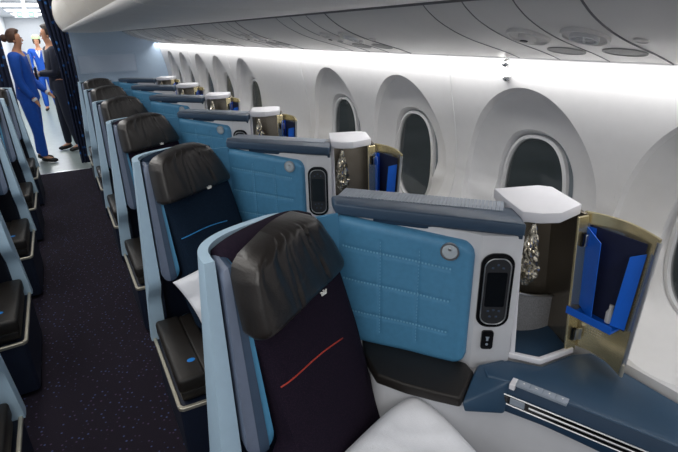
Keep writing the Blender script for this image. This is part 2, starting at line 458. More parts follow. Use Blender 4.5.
# overhead bins, one per 1.065 m
FP = [(.915, 1.668), (.75, 1.658), (.55, 1.652), (.35, 1.655), (.2, 1.664), (.183, 1.670), (.176, 1.684)]
DP = [(.178, 1.684), (.150, 1.73), (.125, 1.80), (.118, 1.88), (.13, 1.97), (.17, 2.06), (.24, 2.15), (.33, 2.22)]
def bin_proto():
    y0, y1 = .146+.004, .146+PITCH-.004
    r = empty('overhead_bin', (.5, (y0+y1)/2, 1.65), 'pale overhead bin right above the nearest window seat', 'overhead bin', 'overhead bins along the window side')
    P = [[Vector((x, y, z)) for (x, z) in FP] for y in (y0, y1)]
    build('bin_floor', slab(P, [[p+Vector((0, 0, .012)) for p in q] for q in P]), 'under', r, smooth=True, auto=50)
    dp = [(a.x, a.y) for a in smooth_path([(x, z, 0) for x, z in DP], 4)]
    P = [[Vector((x, y, z)) for (x, z) in dp] for y in (y0, y1)]
    build('bin_door', slab(P, [[p+Vector((.012, 0, 0)) for p in q] for q in P]), 'binface', r, smooth=True, auto=50)
    build('bin_back', bx(.33, .93, y0, y1, 2.21, 2.225), 'binface', r)
    remember(r); return r
b0 = bin_proto()
for k in range(-1, 7):
    if k == 0: continue
    c = copy_tree(b0); c.location.y += PITCH*k
    c['label'] = ('pale overhead bin above the camera, cut off by the top edge' if k < 0 else
                  'pale overhead bin above the %s window seat' % ORD[k] if k < 6 else 'pale overhead bin at the end, against the blue bulkhead')

# passenger service units: oval lamp bowls set in the channel
def chz(x): return interp(CH[:8], x)
def chn(x):
    d = .01; t = Vector((2*d, 0, chz(x+d)-chz(x-d))).normalized(); return Vector((t.z, 0, -t.x)), t
def service_unit():
    r = empty('service_unit', (1.1, .84, chz(1.1)), 'oval lamp and air outlet set in the channel above the nearest window', 'service panel', 'service units in the channel over the window seats')
    for (y, fan) in ((.76, True), (.925, False)):
        n, t = chn(1.10); c = Vector((1.10, y, chz(1.10)))
        build('outlet_surround', disc(c-n*.004, n, (0, 1, 0), .058, .057, .012, 32, rim=.12), 'under', r, smooth=True, auto=40)
        if fan:
            b = disc(c, n, (0, 1, 0), .034, .034, .012, 24, rim=.15)
            for a in range(3):
                d = (Vector((0, 1, 0))*math.cos(a*PI/3)+t*math.sin(a*PI/3)); box(c+n*.008, (.006, .056, .005), (n.cross(d), d, n), .001, 1, b)
            build('air_outlet', b, 'frame', r, smooth=True, auto=40)
        else:
            build('reading_lamp', disc(c+n*.001, n, (0, 1, 0), .030, .020, .012, 24), 'under', r, smooth=True, auto=40)
            build('lamp_lens', disc(c+n*.0125+Vector((0, .008, 0)), n, (0, 1, 0), .008, .012, .003, 16), 'dkgrey', r, smooth=True)
        n2, t2 = chn(1.245); c2 = Vector((1.245, y-.015, chz(1.245)))
        build('speaker_panel', disc(c2-n2*.001, n2, (0, 1, 0), .042, .055, .004, 32, rim=.08), 'speaker', r, smooth=True, auto=40)
    build('button', disc((1.13, .645, chz(1.13)), chn(1.13)[0], (0, 1, 0), .016, .016, .004, 20, rim=.12), 'under', r, smooth=True, auto=40)
    remember(r); return r
s0 = service_unit()
for k in range(1, 6):
    c = copy_tree(s0); c.location.y += PITCH*k; c['label'] = 'oval lamp and air outlet in the channel over the %s window seat' % ORD[k]
# two chrome studs between channel and nearest arched window
for i, (z, nm) in enumerate(((1.487, 'upper'), (1.437, 'lower'))):
    b = disc((wx(z)-.001, 1.232, z), (-1, 0, .2), (0, 0, 1), .016, .016, .010, 16)
    tube([(wx(z), 1.232, z), (wx(z)-.022, 1.232, z+.002), (wx(z)-.03, 1.232, z+.008)], [.007, .008, .010], 10, b)
    build('coat_stud', b, 'chrome', smooth=True, auto=50, label='%s of two small chrome studs above the big arched window' % nm, cat='coat hook', origin=(wx(z), 1.232, z))

# bulkhead at the back of the row
bh = bx(.20, 1.62, 7.70, 7.75, 0, 2.3)
build('wall_back', bh, 'bulk', kind='structure')
pn = empty('bulkhead_panel', (.66, 7.69, 1.13), 'pale framed rectangular panel on the light blue bulkhead', 'wall panel')
build('panel_face', bx(.30, 1.03, 7.682, 7.70, 1.14, 1.365, .006), 'bulkpanel', pn)
fb = BM()
for a in ((.285, .30, 1.125, 1.38), (1.03, 1.045, 1.125, 1.38)): bx(a[0], a[1], 7.678, 7.70, a[2], a[3], .003, fb)
for a in ((.285, 1.045, 1.125, 1.14), (.285, 1.045, 1.365, 1.38)): bx(a[0], a[1], 7.678, 7.70, a[2], a[3], .003, fb)
build('panel_frame', fb, 'bulk', pn)

# ------------------------------------------------------------------ the window seat
O = Vector((.448, 1.005, 0)); S = Vector((.906, .4233, 0)); Fd = Vector((.4233, -.906, 0)); UPV = Vector((0, 0, 1))
def L(a, b, z): return O+S*a+Fd*b+UPV*z
def crown(c, u, v, s, bm=None):
    bm = bm or BM()
    plate(c, u, v, [(-s, -.55*s), (s, -.55*s), (1.15*s, .35*s), (.55*s, 0), (.0, .5*s), (-.55*s, 0), (-1.15*s, .35*s)], .0025, bm)
    n = Vector(u).cross(Vector(v)).normalized()
    for a, b in ((-1.15*s, .5*s), (0, .75*s), (1.15*s, .5*s), (-.6*s, .35*s), (.6*s, .35*s)):
        disc(Vector(c)+Vector(u)*a+Vector(v)*b, n, v, .2*s, .2*s, .0025, 8, bm)
    return bm
def seat_back_front(a, z):
    """b coordinate of the backrest's front face"""
    return interp([(.40, .19), (.6, .115), (.8, .055), (.94, .005), (1.13, -.07)], z)
SHP = [(.215, .972, 0), (.214, 1.0, 0), (.220, 1.045, 0), (.245, 1.088, 0), (.295, 1.125, 0), (.37, 1.152, 0), (.46, 1.172, 0), (.56, 1.176, 0), (.645, 1.168, 0), (.69, 1.14, 0)]
def make_seat():
    r = empty('window_seat', (.448, .9, 0), 'purple business seat nearest the camera with brown leather headrest and red stripe', 'seat', 'window seats along the right side of the aisle')
    # backrest
    NZ, NA = 26, 18; P = []; Q = []
    for i in range(NZ+1):
        t = i/NZ; z = .40+.735*t
        hw = interp([(0, .185), (.5, .198), (.75, .198), (.92, .185), (1, .17)], t)
        p = []; q = []
        for j in range(NA+1):
            u = -1+2*j/NA
            puff = .045*(1-abs(u)**3.5)**.6*(1-max(0, (t-.88)/.12)**2*.8) if abs(u) < 1 else 0
            a = max(u*hw, -.155-.02*abs(u)) if .62 < z < .9 else u*hw*(1.1 if z < .62 and u < 0 else 1)
            p.append(L(a, seat_back_front(a, z)-.03+puff, z-(.02*abs(u)**3 if t > .95 else 0))); q.append(L(a*.98, seat_back_front(a, z)-.075, z-(.02*abs(u)**3 if t > .95 else 0)))
        P.append(p); Q.append(q)
    sb = build('seat_back', slab(P, Q), 'purple', r, smooth=True, auto=60)
    # stripe, slightly curved
    pts = []
    for k in range(17):
        t = k/16; a = -.165+.245*t; z = .797+.010*math.sin(t*PI)+.004*t
        puff = .045*(1-abs(a/.198)**3.5)**.6
        pts.append(L(a, seat_back_front(a, z)-.03+puff+.0005, z))
    build('accent_stripe', tube(pts, .0022, 6), 'redline', sb, smooth=True)
    # headrest
    NZ, NA = 34, 48; P = []; Q = []
    for i in range(NZ+1):
        t = i/NZ
        aL = interp([(0, -.222), (.04, -.226), (.4, -.222), (.72, -.215), (.86, -.202), (.95, -.175), (1, -.14)], t)
        aR = interp([(0, .188), (.05, .198), (.15, .197), (.5, .165), (.85, .122), (.95, .105), (1, .08)], t)
        edge = math.sqrt(max(0, 1-(abs(2*t-1))**9))
        p = []; q = []
        for j in range(NA+1):
            u = -1+2*j/NA; a = aL+(aR-aL)*(u+1)/2
            z = .962+.188*t-.004*u*(1-t)+.010*math.sin(PI*(u+1)/2)*t
            b0 = interp([(.94, .014), (1.16, -.030)], z)-.040*u*(1-.3*t)
            th = (.040*edge+.010)*(max(0, 1-abs(u)**11))**.5
            pl = 0
            for s0_ in (-.30, .40):
                x = u-(s0_*(1-.2*t)); pl -= .007*math.exp(-(x/.018)**2)-.003*math.exp(-((abs(x)-.06)/.03)**2)
            w_ = noise.noise(Vector((u*6.5+(t*.8), t*1.3, 3.1)))*.008*(.15+.85*t)+abs(noise.noise(Vector((u*11+t, t*2.0, 7.7))))*-.010*(.1+t*t)
            p.append(L(a, b0+th+(pl+w_)*min(1, (1-abs(u))*6+.1)*edge, z))
            q.append(L(a*.98, b0-.04, z))
        P.append(p); Q.append(q)
    hr = build('headrest', slab(P, Q), 'leather', r, smooth=True, auto=70)
    n = (Fd*.97+UPV*.2).normalized(); v = (UPV*.97-Fd*.2).normalized()
    build('crown_emblem', crown(L(.008, .063, .980), S, v, .0095), 'whitepr', hr)
    # cushion
    P = []; Q = []
    for i in range(13):
        t = i/12; p = []; q = []
        for j in range(13):
            u = -1+2*j/12; e = (1-abs(u)**4)**.5*min(1, ((1-t)*6))**.5
            p.append(L(u*.20, .10+.50*t, .37+.055*e)); q.append(L(u*.20, .10+.50*t, .30))
        P.append(p); Q.append(q)
    build('seat_cushion', slab(P, Q), 'purple', r, smooth=True, auto=60)
    # shell that wraps the head end
    path = smooth_path(SHP, 5)
    def shell(off0, off1, z0, z1, i0=0, i1=36, nz=24):
        P = []; Q = []
        seg = path[i0:i1]
        for k, p in enumerate(seg):
            t = (seg[min(k+1, len(seg)-1)]-seg[max(k-1, 0)]).normalized(); nn = Vector((t.y, -t.x, 0))   # towards the seat
            pr = []; qr = []
            for j in range(nz+1):
                z = z0+(z1-(.03*max(0, (k-28)/7)**2 if off0 < 0 else 0)-z0)*j/nz
                wgt = max(0, min(1, (.36-p.x)/.14)); sh = -.062*(1.12-z)/.82*wgt
                widen = .042*(1.12-z)/.82*wgt
                fw = -.075*interp([(.50, 0), (.60, 1), (1.13, 0)], z)*max(0, 1-(i0+k)/9)
                pr.append(p+nn*(off1+(widen if off1 < .012 else 0))+Vector((sh+(widen if off1 > .012 else 0), fw, z)))
                qr.append(p+nn*off0+Vector((sh+(widen if off0 > .001 else 0), fw, z)))
            P.append(pr); Q.append(qr)
        return slab(P, Q)
    sh = build('seat_shell', shell(-.017, .008, .292, 1.13), 'shell', r, smooth=True, auto=40)
    build('shell_lining', shell(.0085, .02, .60, 1.10, 10, 41), 'lining', sh, smooth=True, auto=40)
    build('lower_lining', shell(.0085, .024, .30, .598, 4, 41), 'base', sh, smooth=True, auto=40)
    # padded wing on the aisle side
    # outline of the wing: x range narrows to the top, rounded at both ends
    def wx_(f, t): return (.230+(.272-.230)*f)*t+(.219+(.294-.219)*f)*(1-t)
    def wingpiece(f0, f1, proud):
        P = []; Q = []
        for i in range(5):
            f = f0+(f1-f0)*i/4; e = 1-math.sqrt(max(0, 1-(2*f-1)**2*.96))
            zb = .615+.045*e; zt = 1.112-.022*e; p = []; q = []
            for j in range(25):
                t = j/24; z = zb+(zt-zb)*t
                d = proud-.008*(1-min(1, math.sqrt(max(0, 1-(1-min(1, min(t, 1-t)*22))**2))))
                x = wx_(f, t); y = .962-.075*(1-t)
                p.append(Vector((x, y-d, z))); q.append(Vector((x, 1.06, z)))
            P.append(p); Q.append(q)
        return slab(P, Q)
    build('wing_pad', wingpiece(0, .42, .012), 'wing', r, smooth=True, auto=40)
    build('wing_edge', wingpiece(.42, .78, .010), 'wingdark', r, smooth=True, auto=40)
    build('wing_lining', wingpiece(.78, 1, .004), 'lining', r, smooth=True, auto=40)
    # aisle armrest, trim and base
    rr = [(.150, .445), (.150, .93), (.30, .93), (.30, .445)]
    ar = build('armrest', bx(.158, .262, .462, .93, .350, .418, .016, seg=3), 'padleather', r, smooth=True, auto=50)
    build('badge', disc((.232, .565, .4182), (0, 0, 1), (0, 1, 0), .016, .012, .0015, 20), 'badge', ar, smooth=True, auto=40)
    build('inner_armrest', bx(.258, .32, .47, .93, .35, .410, .012, seg=3), 'padleather', r, smooth=True, auto=50)
    build('armrest_support', bx(.166, .32, .475, .93, .305, .352, .01), 'padleather', r, smooth=True, auto=50)
    tr = [(.142, 1.0), (.142, .47), (.146, .455), (.158, .445), (.30, .437), (.33, .437), (.33, .452), (.30, .452), (.162, .460), (.156, .474), (.156, 1.0)]
    build('base_trim', prism(tr, .288, .304, .002, 1), 'trim', r)
    bb = prism([(.149, 1.0), (.150, .47), (.162, .452), (.32, .447), (.56, .40), (.62, .80), (.62, 1.15), (.46, 1.165), (.30, 1.12), (.21, 1.07)], .02, .292, .008)
    build('seat_base', bb, 'base', r)
    remember(r); return r
seat0 = make_seat()

# ------------------------------------------------------------------ divider, console, cabinet and their things
QP = [(.655, 1.165), (.69, 1.11), (.74, 1.045), (.79, .982), (.84, .91), (.872, .868), (.888, .838)]
qpath = smooth_path([(x, y, 0) for x, y in QP], 6)
def along(path, s):
    """point, normal towards the seat at arclength fraction s"""
    ls = [0]
    for a, b in zip(path, path[1:]): ls.append(ls[-1]+(b-a).length)
    d = s*ls[-1]
    for i in range(len(path)-1):
        if d <= ls[i+1] or i == len(path)-2:
            t = (path[i+1]-path[i]).normalized(); return path[i]+t*(d-ls[i]), Vector((t.y, -t.x, 0)), t
PL_, PF_, PR_, BR_, BL_ = (1.0, .768), (1.05, .703), (1.172, .690), (1.245, .845), (1.085, .925)
def make_divider():
    r = empty('seat_divider', (.82, .98, 0), 'divider with blue quilted panel beside the nearest purple seat', 'divider', 'quilted dividers beside the window seats')
    NI, NJ = 90, 60; P = []; Q = []; z0, z1 = .665, 1.091
    hl = [.30, .55, .80]; vl = [.10, .38, .64]
    def prof(s, t):
        # rounded outline at the right
        g = .0
        for h in (.27, .53, .79): g -= .0035*math.exp(-((t-h)/.012)**2)*(1 if .04 < s < .86 else 0)
        for v in (.34, .63): g -= .0035*math.exp(-((s-v)/.012)**2)*(1 if .12 < t < .9 else 0)
        e = min(1, (1-s)/.06, t/.06, (1-t)/.06); return .016*math.sqrt(max(0, 1-(1-e)**2))+g*max(0, e)
    for i in range(NI+1):
        s = i/NI; c, n, t_ = along(qpath, s); p = []; q = []
        cr = max(0, (s-.9)/.1); k = 1-math.sqrt(max(0, 1-cr*cr))
        za, zb = z0+.04*k, z1-.035*k-.030*s
        for j in range(NJ+1):
            t = j/NJ; z = za+(zb-za)*t
            p.append(c+n*(.004+prof(s, t))+UPV*z); q.append(c-n*.012+UPV*z)
        P.append(p); Q.append(q)
    qp = build('quilted_panel', slab(P, Q), 'quilt', r, smooth=True, auto=60)
    sb = BM()
    for h in (.27, .53, .79):
        for k in range(34):
            s = .05+.80*k/33; c, n, t_ = along(qpath, s); z = z0+(z1-.030*s-z0)*h
            box(c+n*.0180+UPV*z, (.0045, .003, .005), (t_, n, UPV), 0, 1, sb)
    for v in (.34, .63):
        c, n, t_ = along(qpath, v)
        for k in range(30):
            box(c+n*.0175+UPV*(z0+(z1-z0)*(.13+.75*k/29)), (.0012, .002, .005), (t_, n, UPV), 0, 1, sb)
    build('stitching', sb, 'stitch', qp)
    c, n, t_ = along(qpath, .84)
    ld = build('reading_light', disc(c+n*.018+UPV*1.036, n, UPV, .026, .026, .007, 28, rim=.18), 'silver', r, smooth=True, auto=40)
    build('lamp_lens', disc(c+n*.0225+UPV*1.036, n, UPV, .021, .021, .003, 24), 'lampglass', ld, smooth=True, auto=40)
    build('lamp_bulb', disc(c+n*.0252+UPV*1.044, n, UPV, .005, .005, .002, 12), 'silver', ld, smooth=True)
    # white core panel, behind the quilt and on to the cabinet
    core = [(.70, 1.19), (.66, 1.19)]
    cp_ = [(p.x, p.y) for p in qpath]
    ins = [(along(qpath, s)[0]-along(qpath, s)[1]*.011) for s in (0, .2, .4, .6, .8, .93)]
    poly = [(p.x, p.y) for p in ins]+[(.900, .826), (.95, .790), (.992, .765), (1.004, .80), (.86, .97), (.74, 1.12), (.70, 1.175)]
    build('white_panel', prism(poly, .655, 1.088, .003), 'white', r, smooth=True, auto=40)
    # ledge on top
    f = [(.640, 1.165), (.70, 1.085), (.80, .965), (.90, .845), (.975, .752)]
    bk = [(1.01, .80), (1.045, .86), (.90, 1.03), (.70, 1.235), (.665, 1.235)]
    lg = build('ledge', prism(f+bk, 1.094, 1.128, .006, 3), 'ledge', r, smooth=True, auto=40)
    # ribbed top pad
    tb = BM(); A0 = Vector((.682, 1.222, 1.128)); A1 = Vector((1.00, .852, 1.128)); d = (A1-A0).normalized(); nn = Vector((-d.y, d.x, 0)) * -1
    Ln = (A1-A0).length; wd = -.062
    for k in range(46):
        x0 = Ln*k/46; x1 = Ln*(k+.86)/46
        pts = [A0+d*x0, A0+d*x1, A0+d*x1-nn*.078, A0+d*x0-nn*.078]
        prism([(p.x, p.y) for p in pts], 1.1275, 1.1305, 0, 1, tb)
    build('ribbed_top', tb, 'ledgetop', lg)
    # lower dark edge
    f2 = [(.72, 1.082), (.80, .982), (.90, .862), (.985, .765), (1.0, .79), (.92, .89), (.74, 1.11)]
    build('ledge_edge', prism(f2, 1.078, 1.0935, .003), 'consoledk', lg, smooth=True, auto=40)
    # socket
    c = Vector((.900, .826, 0)); t_ = (Vector((.992, .765, 0))-c).normalized(); n = Vector((t_.y, -t_.x, 0))
    sc = c+t_*.040+n*.003+UPV*.762
    so = build('power_socket', plate(sc, t_, UPV, roundrect(.034, .062, .008), .006), 'black', r, smooth=True, auto=40)
    pb = BM()
    plate(sc+n*.006+UPV*.006, t_, UPV, [(-.006, .006), (.006, .006), (.003, -.001), (.003, -.008), (-.003, -.008), (-.003, -.001)], .0012, pb)
    disc(sc+n*.006-UPV*.014, n, UPV, .004, .004, .001, 12, pb)
    build('socket_mark', pb, 'greybtn', so)
    # leather arm pad below the quilt
    pad = [(.70, 1.115), (.655, 1.03), (.634, .93), (.68, .85), (.73, .785), (.776, .730), (.885, .792), (.895, .835), (.80, .985)]
    build('armrest_pad', prism(pad, .635, .672, .009, 3), 'padleather', r, smooth=True, auto=40)
    remember(r); return r
div0 = make_divider()

CF = Vector((.4, -.9165, 0)).normalized()      # console front edge runs along this
def make_console():
    r = empty('side_console', (1.05, .5, 0), 'dark blue side console with button strip beside the nearest seat', 'console', 'blue side consoles between seats and sidewall')
    a0 = Vector((.925, .690, 0)); a1 = a0+CF*.62
    top = [(.905, .785), (.885, .745), (a0.x, a0.y), (a1.x, a1.y), (1.226, a1.y), (1.228, .66), (1.175, .685), (1.05, .695), (.99, .765)]
    build('console_top', prism(top, .655, .69, .007, 3), 'console', r, smooth=True, auto=40)
    # sloping shoulder on the left
    b = BM()
    pts = [(.90, .795, .688), (.985, .775, .688), (.915, .722, .690), (.935, .690, .690), (.882, .790, .672), (.784, .733, .650), (.790, .728, .618), (.880, .700, .598), (.895, .680, .598), (.93, .70, .60), (.97, .77, .60), (.88, .79, .60)]
    for p in pts: b.verts.new(p)
    bmesh.ops.convex_hull(b, input=b.verts)
    junk = [v for v in b.verts if not v.link_faces]
    bmesh.ops.delete(b, geom=junk, context='VERTS')
    bmesh.ops.recalc_face_normals(b, faces=b.faces); bevel_all(b, .006, 2)
    build('console_shoulder', b, 'console', r, smooth=True, auto=35)
    # front fascia with lower curved edge
    P = []; Q = []; nrm = Vector((CF.y, -CF.x, 0))      # towards the seat
    if nrm.x > 0: nrm = -nrm
    for k in range(33):
        t = k/32; c = a0+CF*(-.03+.64*t)+nrm*.004
        zb = interp([(0, .596), (.10, .600), (.2, .604), (.35, .600), (.6, .590), (1, .58)], t)
        P.append([c+nrm*.014+UPV*zb, c+nrm*.018+UPV*(zb+.008), c+nrm*.010+UPV*.655, c-nrm*.004+UPV*.688])
        Q.append([c-nrm*.03+UPV*zb, c-nrm*.03+UPV*(zb+.01), c-nrm*.03+UPV*.66, c-nrm*.03+UPV*.684])
    build('console_fascia', slab(P, Q), 'consoledk', r, smooth=True, auto=40)
    # table slot with silver rails
    s0_ = a0+nrm*.016
    def bar(x0, x1, za, zb, th, m, nm, par, dz=0):
        c = s0_+CF*((x0+x1)/2)+nrm*(th/2)+UPV*((za+zb)/2); return build(nm, box(c, (x1-x0, th, zb-za), (CF, nrm, UPV), min(.0015, (zb-za)/3), 1), m, par)
    sl = bar(-.030, .60, .626, .656, .003, 'black', 'table_slot', r)
    bar(-.031, .60, .654, .658, .005, 'silver', 'slot_rail', sl); bar(-.031, .60, .624, .628, .006, 'silver', 'slot_rail', sl)
    bar(.055, .60, .638, .644, .006, 'silver', 'table_edge', sl)
    bar(-.027, .0, .631, .651, .006, 'dkgrey', 'table_latch', sl)
    bar(.005, .045, .630, .652, .005, 'greybtn', 'table_pull', sl)
    # buttons on the edge
    st = build('button_strip', box(a0+CF*.075+nrm*-.006+UPV*.688, (.135, .026, .009), (CF, nrm, UPV), .002), 'greybtn', r)
    build('white_tab', box(a0+CF*.004+nrm*-.001+UPV*.684, (.015, .034, .018), (CF, nrm, UPV), .002), 'cap', st)
    for k in range(4):
        c = a0+CF*(.030+.033*k)+nrm*-.006+UPV*.6925
        b_ = build('button', box(c, (.029, .021, .003), (CF, nrm, UPV), .001), 'ledgetop', st)
        gy = [[(-.003, -.002), (.003, -.002), (0, .003)], [(-.004, -.001), (.004, -.002), (.004, 0), (-.004, .002)], [(-.002, -.003), (.001, -.003), (.002, .003), (-.001, .003)], [(-.003, .002), (.003, .002), (0, -.003)]][k]
        build('icon', plate(c+UPV*.0016, CF, -nrm, gy, .0006), 'whitepr', st)
    # pale body below
    body = [Vector(p) for p in ((.70, 1.06, 0), (.655, 1.0, 0), (.648, .93, 0), (.70, .87, 0), (.745, .81, 0), (.81, .765, 0), (.90, .725, 0), (.985, .61, 0), (1.08, .41, 0), (1.16, .22, 0), (1.20, .12, 0))]
    bp = smooth_path(body, 4); P = []; Q = []
    for k, p in enumerate(bp):
        t = (bp[min(k+1, len(bp)-1)]-bp[max(k-1, 0)]).normalized(); nn = Vector((t.y, -t.x, 0))
        if k/len(bp) > .58: top_ = .64
        else: top_ = .655
        p2 = []; q2 = []
        for j in range(9):
            z = .05+(top_-.05)*j/8; bulge = -.05*((top_-z)/.6)
            p2.append(p-nn*(.0+.0*bulge)+Vector((-bulge*.6*0, 0, 0))+UPV*z); q2.append(p-nn*.02+UPV*z)
        P.append(p2); Q.append(q2)
    build('console_body', slab(P, Q), 'white', r, smooth=True, auto=40)
    remember(r); return r
con0 = make_console()

def make_cabinet():
    r = empty('storage_cabinet', (1.1, .82, .69), 'small open storage cabinet with white cap beside the nearest window seat', 'cabinet', 'open storage cabinets behind the window seats')
    z0, z1 = .69, 1.115
    def lean(bm_):
        for v in bm_.verts:
            h = (v.co.z-z0)/.43; v.co.y += .045*h; v.co.x += .018*h
        return bm_
    def wallseg(a, b, th, m, nm, za=z0, zb=z1, par=r):
        a = Vector((*a, 0)); b = Vector((*b, 0)); d = (b-a); c = (a+b)/2; t = d.normalized(); n = Vector((-t.y, t.x, 0))
        return build(nm, lean(box(c+UPV*((za+zb)/2), (d.length, th, zb-za), (t, n, UPV), .002)), m, par)
    wallseg(PL_, BL_, .012, 'white', 'side_wall'); wallseg(BL_, BR_, .012, 'dkmirror', 'back_wall'); wallseg(BR_, (1.190, .700), .012, 'dkmirror', 'side_wall')
    # slanted inner jamb plate that carries the hinges
    wallseg((1.150, .695), (1.188, .690), .008, 'gold', 'door_jamb', z0+.008, z1-.002)
    poly = [PL_, PF_, PR_, BR_, BL_]
    build('cabinet_floor', prism(poly, z0-.002, z0+.006, .001), 'console', r)
    # white lip
    lip = [(.992, .770), (1.047, .697), (1.178, .684), (1.180, .698), (1.055, .712), (1.004, .778)]
    build('front_lip', prism(lip, z0+.001, z0+.020, .004, 3), 'cap', r, smooth=True, auto=40)
    cap = [(1.012, .800), (1.045, .762), (1.090, .738), (1.195, .752), (1.262, .90), (1.24, .935), (1.102, .985), (1.058, .90)]
    b = prism(cap, 1.112, 1.142, .003, 2)
    build('cap', b, 'cap', r, smooth=True, auto=40)
    wallseg((1.001, .767), (1.008, .757), .008, 'cap', 'front_post', z0, z1)
    # inner shelf with knit side
    P = []; Q = []
    for k in range(9):
        t = k/8; p = Vector((1.075+.152*t, .885-.070*t-.020*math.sin(t*PI), 0))
        P.append([p+UPV*z for z in (z0+.004, z0+.15-.035*t)]); Q.append([p+Vector((0, .02, 0))+UPV*z for z in (z0+.004, z0+.15-.035*t)])
    sh_ = build('inner_shelf', slab(P, Q), 'mesh', r, smooth=True, auto=40)
    build('shelf_rim', tube([(1.075+.152*k/8, .885-.070*k/8-.020*math.sin(k/8*PI)+.002, z0+.152-.035*k/8) for k in range(9)], .004, 6), 'silver', sh_, smooth=True)
    # open door
    H = Vector((1.195, .706, 0)); E = Vector((1.212, .545, 0))
    def doorp(s): 
        return H+(E-H)*s+Vector((.022*math.sin(PI*s), 0, 0))
    P = []; Q = []
    for k in range(15):
        s = k/14; p = doorp(s)
        g = lambda j: Vector((.018, .045, 0))*((1-s)*j/6)+Vector((-.032, .004, 0))*(s*(1-j/6))
        P.append([p+g(j)+UPV*(.704+.414*j/6-.012*s*s*(j/6)) for j in range(7)]); Q.append([p+g(j)+Vector((.009, 0, 0))+UPV*(.704+.414*j/6-.012*s*s*(j/6)) for j in range(7)])
    d = build('door', slab(P, Q), 'gold', r, smooth=True, auto=40)
    # pocket on the inside of the door
    def dq(s, off, z): return doorp(s)+Vector((.018, .045, 0))*((1-s)*(z-.704)/.414)+Vector((-.032, .004, 0))*(s*(1-(z-.704)/.414))+Vector((-off, 0, 0))+UPV*z
    def sheet(pts, nm, m, th=.002):
        a = [Vector(p) for p in pts]; n = (a[1]-a[0]).cross(a[3]-a[0]).normalized()
        return build(nm, slab([[a[0], a[3]], [a[1], a[2]]], [[a[0]+n*th, a[3]+n*th], [a[1]+n*th, a[2]+n*th]]), m, d)
    sheet([dq(.10, .004, .83), dq(.88, .004, .83), dq(.88, .004, 1.085), dq(.10, .004, 1.085)], 'pocket_lining', 'navycloth')
    sheet([dq(.04, .006, .85), dq(.46, .060, .835), dq(.40, .056, 1.06), dq(.04, .006, 1.085)], 'pocket_flap', 'bluepl')
    sheet([dq(.10, .0075, .84), dq(.42, .0075, .84), dq(.50, .0075, 1.08), dq(.10, .0075, 1.08)], 'pocket_flap', 'bluepl')
    sheet([dq(.72, .042, .845), dq(.88, .006, .835), dq(.90, .006, 1.06), dq(.78, .042, 1.05)], 'pocket_flap', 'bluepl')
    b = prism([(dq(.02, .004, .83).x, dq(.02, 0, .83).y), (dq(.02, .048, .83).x, dq(.02, 0, .83).y), (dq(.80, .048, .83).x, dq(.80, 0, .83).y), (dq(.80, .004, .83).x, dq(.80, 0, .83).y)], .825, .833, .001)
    A_ = dq(.02, .048, .83); B_ = dq(.80, .048, .83); tt = (B_-A_).normalized()
    box((A_+B_)/2+UPV*.006, ((B_-A_).length, .003, .024), (tt, Vector((tt.y, -tt.x, 0)), UPV), .001, 1, b)
    build('pocket_tray', b, 'bluepl', d)
    build('bottle', tube([dq(.62, .02, .835), dq(.62, .02, .865), dq(.62, .02, .875), dq(.62, .02, .888)], [.011, .011, .006, .006], 12), 'whitepr', d, smooth=True, auto=40)
    build('edge_strip', tube([doorp(1)+Vector((.004-.032*(1-(z-.704)/.414), 0, 0))+UPV*z for z in (.704, .8, .9, 1.0, 1.098)], .006, 8), 'silver', d, smooth=True, auto=50)
    build('latch', box(doorp(1)+Vector((-.034, -.004, 0))+UPV*.725, (.008, .008, .04), None, .002), 'trim', d)
    tb = BM()
    for k in range(3):
        c = dq(.2+.0*k, .0015, .775-.008*k); 
        for q in range(7):
            box(dq(.16+.05*q, .0008, .775-.008*k), (.0008, .0055, .0025), None, 0, 1, tb)
    build('etched_notice', tb, 'trim', d)
    for z in (.755, 1.045):
        q = (z-z0)/.43; h = box((1.180+.018*q, .681+.045*q, z), (.020, .008, .036), None, .002)
        tube([(1.190+.018*q, .677+.045*q, z-.018), (1.190+.018*q, .677+.045*q, z+.018)], .004, 8, h)
        build('hinge', h, 'silver', r, smooth=True, auto=40)
        build('hinge_plate', box((1.166+.018*q, .684+.045*q, z+.004), (.012, .008, .04), None, .001), 'black', r)
    remember(r); return r
cab0 = make_cabinet()

RC = Vector((.900, .826, 0)); RT = (Vector((.992, .765, 0))-RC).normalized(); RN = Vector((RT.y, -RT.x, 0))
def make_remote():
    c = RC+RT*.047+RN*.002+UPV*.922
    r = empty('remote_control', c, 'black handset remote in the white panel beside the nearest purple seat', 'remote control', 'handset remotes in the dividers')
    build('holder', plate(c, RT, UPV, roundrect(.090, .232, .036, 8), .005, bev=.0015), 'black', r, smooth=True, auto=40)
    a = plate(c+RN*.005, RT, UPV, roundrect(.070, .206, .028, 8), .004)
    build('handset', a, 'dkgrey', r, smooth=True, auto=40)
    rb = BM(); ring_ = [(c+RN*.0095)+RT*x+UPV*y for x, y in roundrect(.070, .206, .028, 8)]
    build('rim', tube(ring_, .0018, 6, closed=True), 'silver', r, smooth=True)
    build('screen', plate(c+RN*.009+UPV*.008, RT, UPV, roundrect(.054, .108, .005, 3), .001), 'screen', r)
    for dx, dy in ((-.014, .075), (.014, .075), (0, .084), (-.015, -.060), (0, -.057), (.015, -.060), (-.009, -.078), (.009, -.078)):
        build('button', disc(c+RN*.009+RT*dx+UPV*dy, RN, UPV, .0038, .003, .0012, 12), 'wingdark', r, smooth=True, auto=40)
    remember(r); return r
rem0 = make_remote()

